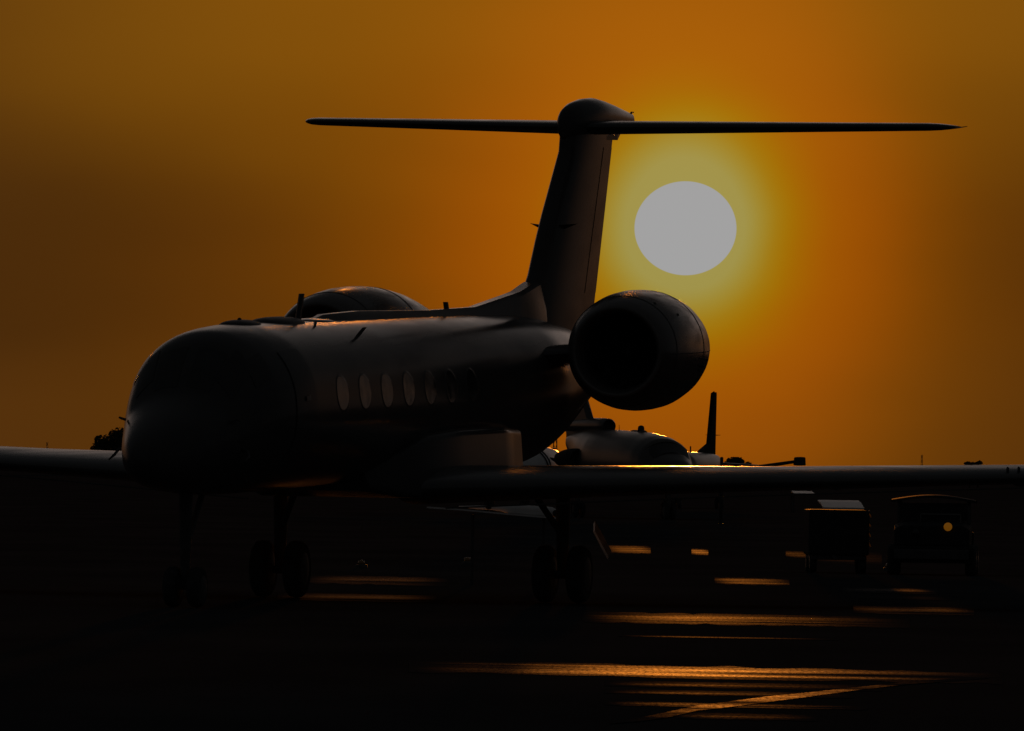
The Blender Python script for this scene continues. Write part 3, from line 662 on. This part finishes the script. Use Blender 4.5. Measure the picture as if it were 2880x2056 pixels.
# ------------------------------------------------------------------ slim jet farther off with a tall dark fin
far = placed('parked_jet', 'distant dark finned jet with one wing and raised tip showing above the near wing', 'jet', 10.82, 606, 9.5, True, 9.0)
SF = 13.0
link('fuselage', *body([(0, .02, 2.0, 1.98), (.3, .3, 2.25, 1.75), (1.2, .62, 2.55, 1.35), (2.4, .82, 2.9, 1.15), (3.2, .9, 3.02, 1.12), (5, .95, 3.06, 1.1), (11, .95, 3.06, 1.1), (13, .78, 3.04, 1.5), (15.5, .35, 2.95, 2.2), (16.2, .1, 2.8, 2.5)], SF), 'far_paint', far, smooth=True)
link('tail_fin', *vane([(8.6, 2.98), (9.2, 3.10), (13.0, 3.50), (14.9, 6.45), (15.15, 6.38), (15.8, 6.40), (15.6, 2.9), (12, 2.8)], .12, SF), 'equipment_paint', far)
for sd in (1, -1):
    link('fin_vane', *tube([(SF - 14.6, sd * .1, 4.02), (SF - 14.7, sd * .42, 4.03)], [.03, .012], 6), 'far_paint', far)
    link('tailplane', *loft([[(SF - (14.2 + .5 * y + a * (1.6 - .25 * y)), sd * y, 2.5 - .05 * y + b * 1.4) for a, b in airfoil(8, .09)] for y in (.1, 1.2, 2.4)]), 'far_paint', far, smooth=True, edge_angle=1)
    w = link('wing', *loft([[(SF - (6 + .28 * y + a * (2.8 - .3 * y)), sd * y, 1.72 + .165 * y + b * (3.0 - .22 * y)) for a, b in airfoil(8, .10)] for y in (.6, 2, 3.5, 5.6)]), 'equipment_paint', far, smooth=True, edge_angle=1)
    link('wing_tip_fin', *vane([(7.4, 2.42), (7.7, 2.86), (8.6, 2.9), (9.1, 2.86), (9.3, 2.42)], .24, SF, sd * 5.72), 'equipment_paint', w)
    link('engine_nacelle', *loft(lathe_x([(SF - 11.2, .25), (SF - 11.05, .32), (SF - 11.3, .42), (SF - 12.3, .45), (SF - 13.6, .3)], sd * 1.3, 2.0, 24)), 'equipment_paint', far, smooth=True, edge_angle=1)
link('blade_antenna', *box((SF - 6.5, -.0, 3.2), (.25, .04, .35)), 'black_plastic', far)
gear_set(far, SF, 2.0, 8.0, 1.4, 1.3, .3)

# ------------------------------------------------------------------ turboprop glimpsed through the gap under the tail cone
p_ = at(1487, 1331, 500)
tb = placed('turboprop', 'white propeller aircraft glimpsed in the gap beneath the jet tail cone', 'airplane', p_.x, 500, 6, True, 3.0)
link('fuselage', *body([(0, .05, 1.95, 1.85), (.3, .45, 2.35, 1.45), (1.0, .82, 2.75, 1.1), (1.8, 1.02, 2.92, .95), (3, 1.12, 3.02, .84), (9, 1.12, 3.02, .84), (14, .4, 2.9, 2.0), (15, .1, 2.8, 2.5)], 3.0), 'white_paint', tb, smooth=True)
for s in (1.75, 2.35):
    w_ = float(np.interp(s, [1, 1.8, 3], [.82, 1.02, 1.12]))
    link('hull_band', *loft([[(3.0 - s + dx, (w_ + o) * math.cos(2 * math.pi * k / 40), 1.93 + (w_ + o) * math.sin(2 * math.pi * k / 40)) for k in range(40)] for dx, o in ((.08, .0), (.07, .03), (-.07, .05), (-.08, .0))], cap0=False, cap1=False), 'equipment_paint', tb, smooth=True)
link('tail_fin', *vane([(11.5, 2.5), (13.4, 3.0), (14.8, 3.0), (15.0, 2.4)], .1, 3.0), 'equipment_paint', tb)
for sd in (1, -1):
    wg = link('wing', *loft([[(3.0 - (4.5 + .12 * y + a * (2.2 - .12 * y)), sd * y, 1.5 + .05 * y + b * 2) for a, b in airfoil(8, .13)] for y in (.5, 4, 8)]), 'white_paint', tb, smooth=True, edge_angle=1)
    nc = link('engine_nacelle', *loft(lathe_x([(3.0 - 2.9, .05), (3.0 - 3.0, .2), (3.0 - 3.25, .33), (3.0 - 4, .40), (3.0 - 6, .32), (3.0 - 7, .05)], sd * 1.98, 2.12, 24)), 'white_paint', wg, smooth=True, edge_angle=1)
    for k in range(3):
        a = math.radians(150 + 120 * k) if sd > 0 else math.radians(30 + 120 * k)
        d = (math.cos(a), math.sin(a)); q = (-d[1], d[0])
        V = []
        for r, wd in ((.05, .05), (.35, .075), (.7, .06), (.82, .02)):
            V.append([(3.0 - 2.95 + t * .03, sd * 1.98 - .3 * sd + d[0] * r + q[0] * wd * s_, 2.12 + d[1] * r + q[1] * wd * s_) for t, s_ in ((1, 1), (-1, 1), (-1, -1), (1, -1))])
        link('propeller_blade', *loft(V), 'black_plastic', nc)
gear_set(tb, 3.0, 1.5, 5.0, 1.98, 1.2, .3)

# ------------------------------------------------------------------ ground equipment below the wing line
def ground_power_cart(c, yaw, label):
    o = root('ground_power_cart', label, 'ground equipment', (c.x, c.y, 0), yaw)
    link('housing', *box((0, 0, .82), (1.22, 1.9, .92)), 'equipment_paint', o, bevel=.05)
    def slab(x0, x1, y0, z0, y1, z1, t):
        V = [(x0, y0, z0), (x1, y0, z0), (x1, y1, z1), (x0, y1, z1)]; V += [(a, b, c_ - t) for a, b, c_ in V]
        return V, [(0, 1, 2, 3), (7, 6, 5, 4), (0, 4, 5, 1), (1, 5, 6, 2), (2, 6, 7, 3), (3, 7, 4, 0)]
    link('lid', *slab(-.33, .50, -.98, 1.325, .2, 1.44, .03), 'white_paint', o)
    link('lid_rear', *slab(-.33, .50, .21, 1.425, 1.0, 1.47, .03), 'white_paint', o)
    link('control_hood', *slab(-.90, -.48, -.6, 1.60, .5, 1.645, .02), 'white_paint', o)
    for y in (-.4, .4): link('hood_post', *box((-.9, y, 1.4), (.04, .04, .40)), 'dark_metal', o)
    for k in range(4): link('louvre', [(.615, -.97, 1.28 - .2 * k), (.615, -.55, 1.28 - .2 * k), (.665, -.55, 1.15 - .2 * k), (.665, -.97, 1.15 - .2 * k), (.605, -.97, 1.26 - .2 * k), (.605, -.55, 1.26 - .2 * k), (.65, -.55, 1.14 - .2 * k), (.65, -.97, 1.14 - .2 * k)],
                            [(0, 1, 2, 3), (7, 6, 5, 4), (0, 4, 5, 1), (2, 6, 7, 3), (0, 3, 7, 4), (1, 5, 6, 2)], 'bare_metal', o)
    link('chassis', *box((0, 0, .32), (1.1, 1.8, .10)), 'dark_metal', o, bevel=.02)
    for (x, y) in ((-.5, -.62), (.5, -.62), (-.5, .62), (.5, .62)):
        n = 18; r, w = .22, .14
        prof = ((.6, -.5), (.9, -.5), (1, -.3), (1, .3), (.9, .5), (.6, .5))
        wh = link('wheel', *loft([[(x + w * b, y + r * a * math.cos(2 * math.pi * k / n), r + r * a * math.sin(2 * math.pi * k / n)) for k in range(n)] for a, b in prof]), 'rubber', o, smooth=True, edge_angle=.7)
        link('rim', *loft([[(x + math.copysign(w * b, x), y + r * a * math.cos(2 * math.pi * k / n), r + r * a * math.sin(2 * math.pi * k / n)) for k in range(n)] for a, b in ((.58, .51), (.45, .44), (.2, .55))]), 'bare_metal', wh, smooth=True, edge_angle=.6)
    link('tow_bar', *tube([(-.1, -.9, .34), (-.1, -1.5, .30), (-.1, -1.75, .32)], .035), 'dark_metal', o)
    return o
c = at(2370, 1500, 224); ground_power_cart(Vector((6.62, 224, 0)), 0.03, 'boxy ground power cart with pale lid standing under the wing')
def tow_tractor(c, yaw, label):
    o = root('tow_tractor', label, 'tractor', (c.x, c.y, 0), yaw)
    link('chassis', *box((0, 0, .42), (1.7, 3.0, .34)), 'equipment_paint', o, bevel=.05)
    link('bonnet', *loft([[(x, -1.45 + .0, z) for x, z in ((-.75, .60), (-.75, .92), (-.6, 1.0), (.6, 1.0), (.75, .92), (.75, .60))], [(x, -.2, z) for x, z in ((-.78, .60), (-.78, 1.0), (-.62, 1.09), (.62, 1.09), (.78, 1.0), (.78, .60))]]), 'equipment_paint', o, bevel=.03)
    link('seat', *box((0, .55, .82), (1.2, .5, .16)), 'black_plastic', o, bevel=.04)
    link('seat_back', *box((0, .82, 1.1), (1.2, .14, .5)), 'black_plastic', o, bevel=.04)
    link('rear_deck', *box((0, 1.15, .74), (1.6, .6, .26)), 'equipment_paint', o, bevel=.04)
    for (x, y) in ((-.72, -.2), (.72, -.2), (-.72, .95), (.72, .95)): link('roof_post', *tube([(x, y, .6), (x * .97, y, 1.50)], .03), 'dark_metal', o)
    # a gently curved canopy
    V = [[(-.85 + 1.7 * k / 14, y, 1.50 + .10 * math.sin(math.pi * k / 14) + d) for k in range(15)] for y, d in ((-.35, 0), (.35, .02), (1.05, 0), (1.05, -.05), (.35, -.03), (-.35, -.05))]
    link('canopy', *loft(V + [V[0]], closed=False, cap0=False, cap1=False), 'equipment_paint', o, smooth=True, edge_angle=.6)
    link('windscreen', *box((0, -.2, 1.27), (1.36, .02, .36)), 'glass', o)
    link('grab_rail', *join(tube([(-.25, -.5, 1.22), (.55, -.5, 1.22)], .02), tube([(-.25, -.5, 1.0), (-.25, -.5, 1.22)], .015), tube([(.55, -.5, 1.0), (.55, -.5, 1.22)], .015)), 'bare_metal', o)
    n = 20
    link('lamp', *loft([[(.32 + r * math.cos(2 * math.pi * k / n), y, .98 + r * math.sin(2 * math.pi * k / n)) for k in range(n)] for r, y in ((.085, -1.44), (.085, -1.50), (.06, -1.53), (.01, -1.54))]), 'lamp_sun_glint', o, smooth=True)
    link('lamp', *loft([[(-.32 + r * math.cos(2 * math.pi * k / n), y, .84 + r * math.sin(2 * math.pi * k / n)) for k in range(n)] for r, y in ((.085, -1.44), (.085, -1.50), (.06, -1.53), (.01, -1.54))]), 'glass', o, smooth=True)
    link('bumper', *box((0, -1.55, .42), (1.5, .12, .2)), 'dark_metal', o, bevel=.03)
    for (x, y) in ((-.78, -.95), (.78, -.95), (-.78, .95), (.78, .95)):
        r, w = .31, .22; prof = ((.6, -.5), (.9, -.5), (1, -.3), (1, .3), (.9, .5), (.6, .5))
        wh = link('wheel', *loft([[(x + w * b, y + r * a * math.cos(2 * math.pi * k / n), r + r * a * math.sin(2 * math.pi * k / n)) for k in range(n)] for a, b in prof]), 'rubber', o, smooth=True, edge_angle=.7)
        link('rim', *loft([[(x + math.copysign(w * b, x), y + r * a * math.cos(2 * math.pi * k / n), r + r * a * math.sin(2 * math.pi * k / n)) for k in range(n)] for a, b in ((.58, .51), (.45, .44), (.2, .55))]), 'bare_metal', wh, smooth=True, edge_angle=.6)
    return o
tow_tractor(Vector((8.55, 223, 0)), -0.06, 'dark airport tow tractor with canopy and round lamp with painted amber sun glint at the right edge')
# pale tapered tank on a low cradle under the fuselage
q0 = at(1425, 1436, 190); q1 = at(1566, 1446, 190)
tk = root('tapered_tank', 'long pale tapered tank with dark round end lying on a cradle under the wing', 'tank', ((q0.x + q1.x) / 2, 190, 0))
tk.rotation_euler = (0, 0, 0)
tx = lambda x: at(x, 1440, 190).x - (q0.x + q1.x) / 2
zz = lambda x, y: at(x, y, 190).z
K = [(1290, 1424, .008), (1340, 1427, .03), (1380, 1428, .035), (1410, 1430, .05), (1430, 1432, .075), (1480, 1435, .085), (1552, 1440, .085), (1568, 1444, .062), (1574, 1446, .05)]
link('shell', *loft([[(tx(x), 1.0 * r * math.cos(2 * math.pi * k / 28), zz(x, y) + r * math.sin(2 * math.pi * k / 28)) for k in range(28)] for x, y, r in K]), 'white_paint', tk, smooth=True, edge_angle=.6)
link('end_cap', *loft([[(tx(1563) + .055 * math.cos(2 * math.pi * k / 20), -.09 - d, zz(1563, 1444) + .062 * math.sin(2 * math.pi * k / 20)) for k in range(20)] for d in (0, .015)]), 'black_plastic', tk)
link('filler_cap', *loft([[(tx(1374) + .05 * math.cos(2 * math.pi * k / 16), -.03 - d, zz(1374, 1428) + .03 * math.sin(2 * math.pi * k / 16)) for k in range(16)] for d in (0, .02)]), 'black_plastic', tk)
link('cradle_rail', *loft([[(tx(x), dy, zz(x, y) + dz) for dy, dz in ((-.16, -.012), (.10, -.012), (.10, .012), (-.16, .016))] for x, y in ((1200, 1427), (1300, 1434), (1450, 1448), (1572, 1458))]), 'white_paint', tk)
for x in (1330, 1530): link('cradle_leg', *tube([(tx(x), 0, zz(x, 1446)), (tx(x), 0, .0)], .03), 'dark_metal', tk)

# small markers on the apron
def marker(px, py, Y, h, w, label):
    p = at(px, py, Y); o = root('marker_post', label, 'post', (p.x, Y, 0))
    link('post', *tube([(0, 0, 0), (0, 0, p.z - w * .6), (0, 0, p.z - w * .2), (0, 0, p.z)], [w, w, w * .8, w * .2], 12), 'dark_metal', o, smooth=True)
    link('base', *tube([(0, 0, 0), (0, 0, .06)], w * 2.2, 14), 'dark_metal', o)
marker(2030, 1285, 420, 0, .062, 'dark round topped post standing right of the distant tall fin')

mat('glint_glass', (0.30, 0.16, 0.04), 0.18, 0.8, rnoise=0.05, nscale=9)
def glint_dome(px, py, label):  # small glossy dome added to catch the low sun as a glint
    p = ground_at(px, py); o = root('glint_dome', label, 'lamp', (p.x, p.y, 0), 0, 'small glossy domes added to glint on the apron')
    link('housing', *tube([(0, 0, 0), (0, 0, .05), (0, 0, .07)], [.13, .12, .09], 18), 'dark_metal', o)
    link('lens', *loft([[(r * math.cos(2 * math.pi * k / 16), r * math.sin(2 * math.pi * k / 16), z) for k in range(16)] for r, z in ((.07, .07), (.068, .11), (.05, .14), (.01, .155))]), 'glint_glass', o, smooth=True)
glint_dome(1016, 1597, 'small added glint dome on the dark ground below the cabin windows, leftmost of three')
glint_dome(1315, 1588, 'small added glint dome below the wing root, middle one of three')
glint_dome(2500, 1604, 'small added glint dome beside the tow tractor, rightmost of three')

# ------------------------------------------------------------------ masts on the horizon
def mast(px, ytop, Y, w, label):
    p = at(px, ytop, Y); o = root('lattice_mast', label, 'mast', (p.x, Y, 0)); h = p.z
    for sx in (-1, 1):
        for sy in (-1, 1): link('leg', *tube([(sx * w, sy * w, 0), (sx * w * .6, sy * w * .6, h)], w * .22, 6), 'mast_steel', o)
    n = max(4, int(h / (w * 4))); V, Fc = [], []
    parts = []
    for i in range(n):
        z0_, z1_ = h * i / n, h * (i + 1) / n; s_ = 1 if i % 2 else -1; k0, k1 = 1 - .4 * i / n, 1 - .4 * (i + 1) / n
        parts += [tube([(-s_ * w * k0, -w * k0, z0_), (s_ * w * k1, -w * k1, z1_)], w * .14, 5), tube([(s_ * w * k0, w * k0, z0_), (-s_ * w * k1, w * k1, z1_)], w * .14, 5)]
    link('bracing', *join(*parts), 'mast_steel', o)
mast(2593, 1279, 1500, .14, 'thin lattice mast on the horizon at right between low trees')
mast(133, 1243, 1700, .16, 'thin short mast above the far wing at the left edge')
mast(1562, 1222, 900, .20, 'slender lattice tower in the orange gap under the tail cone')

# ------------------------------------------------------------------ trees on the horizon
def tree(label, Y, lobes, n, leaf, seed, group='trees along the horizon'):
    """lobes: (x px, y px, rx px, ry px) of the crown as the photograph shows it, spread in depth"""
    rr = random.Random(seed); k = Y / FPX
    cx = sum(l[0] for l in lobes) / len(lobes); c0 = at(cx, 1300, Y)
    o = root('tree', label, 'tree', (c0.x, Y, 0), 0, group)
    tops = [at(l[0], l[1], Y) for l in lobes]
    h = max(t.z for t in tops)
    V, Fc = [], []
    tot = sum(l[2] * l[3] for l in lobes)
    for l, t in zip(lobes, tops):
        rx, rz = l[2] * k, l[3] * k
        for _ in range(int(n * l[2] * l[3] / tot)):
            d = Vector((rr.gauss(0, 1), rr.gauss(0, 1), rr.gauss(0, 1))).normalized() * rr.random() ** 0.42 * rr.uniform(.86, 1.1)
            p = Vector((t.x - c0.x + d.x * rx, d.y * rx, t.z + d.z * rz)); s_ = leaf * rr.uniform(.5, 1.3)
            a = Vector((rr.gauss(0, 1), rr.gauss(0, 1), rr.gauss(0, 1))).normalized(); b = a.orthogonal().normalized(); cc = a.cross(b)
            i = len(V); V += [p + b * s_, p + cc * s_ * .7, p - b * s_, p - cc * s_ * .7]; Fc.append((i, i + 1, i + 2, i + 3))
    me = bpy.data.meshes.new('crown'); me.from_pydata([tuple(v) for v in V], [], Fc); me.materials.append(MATS['foliage'])
    cr = bpy.data.objects.new('crown', me); COL.objects.link(cr); cr.parent = o
    limbs = [tube([(0, 0, 0), (0.05, 0, h * .3), (0, 0.1, h * .6)], [h * .035, h * .028, h * .018], 8)]
    for t in tops: limbs.append(tube([(0, 0, h * .3), ((t.x - c0.x) * .6, .2, h * .3 + (t.z - h * .3) * .6), (t.x - c0.x, 0, t.z)], [h * .02, h * .012, h * .005], 6))
    link('trunk', *join(*limbs), 'bark', o)
tree('tall dense dark tree beside the jet nose at left', 1700, [(340, 1232, 26, 32), (318, 1240, 22, 34), (300, 1256, 26, 34), (280, 1248, 17, 28), (275, 1270, 24, 24), (345, 1268, 30, 40), (310, 1285, 44, 30), (265, 1290, 22, 22)], 5200, .22, 3)
tree('low rounded bush shaped tree right of the distant dark fin', 1500, [(2066, 1302, 27, 16), (2078, 1298, 14, 12), (2052, 1306, 16, 10), (2104, 1306, 9, 7), (2064, 1318, 30, 14)], 2600, .20, 5)
tree('leftmost low tree clump of the far right horizon pair', 1900, [(2722, 1304, 10, 6), (2735, 1306, 10, 6), (2726, 1316, 18, 10)], 900, .22, 8)
tree('rightmost low tree clump of the far right horizon pair', 1900, [(2755, 1303, 8, 7), (2746, 1306, 9, 6), (2752, 1316, 16, 10)], 900, .22, 9)
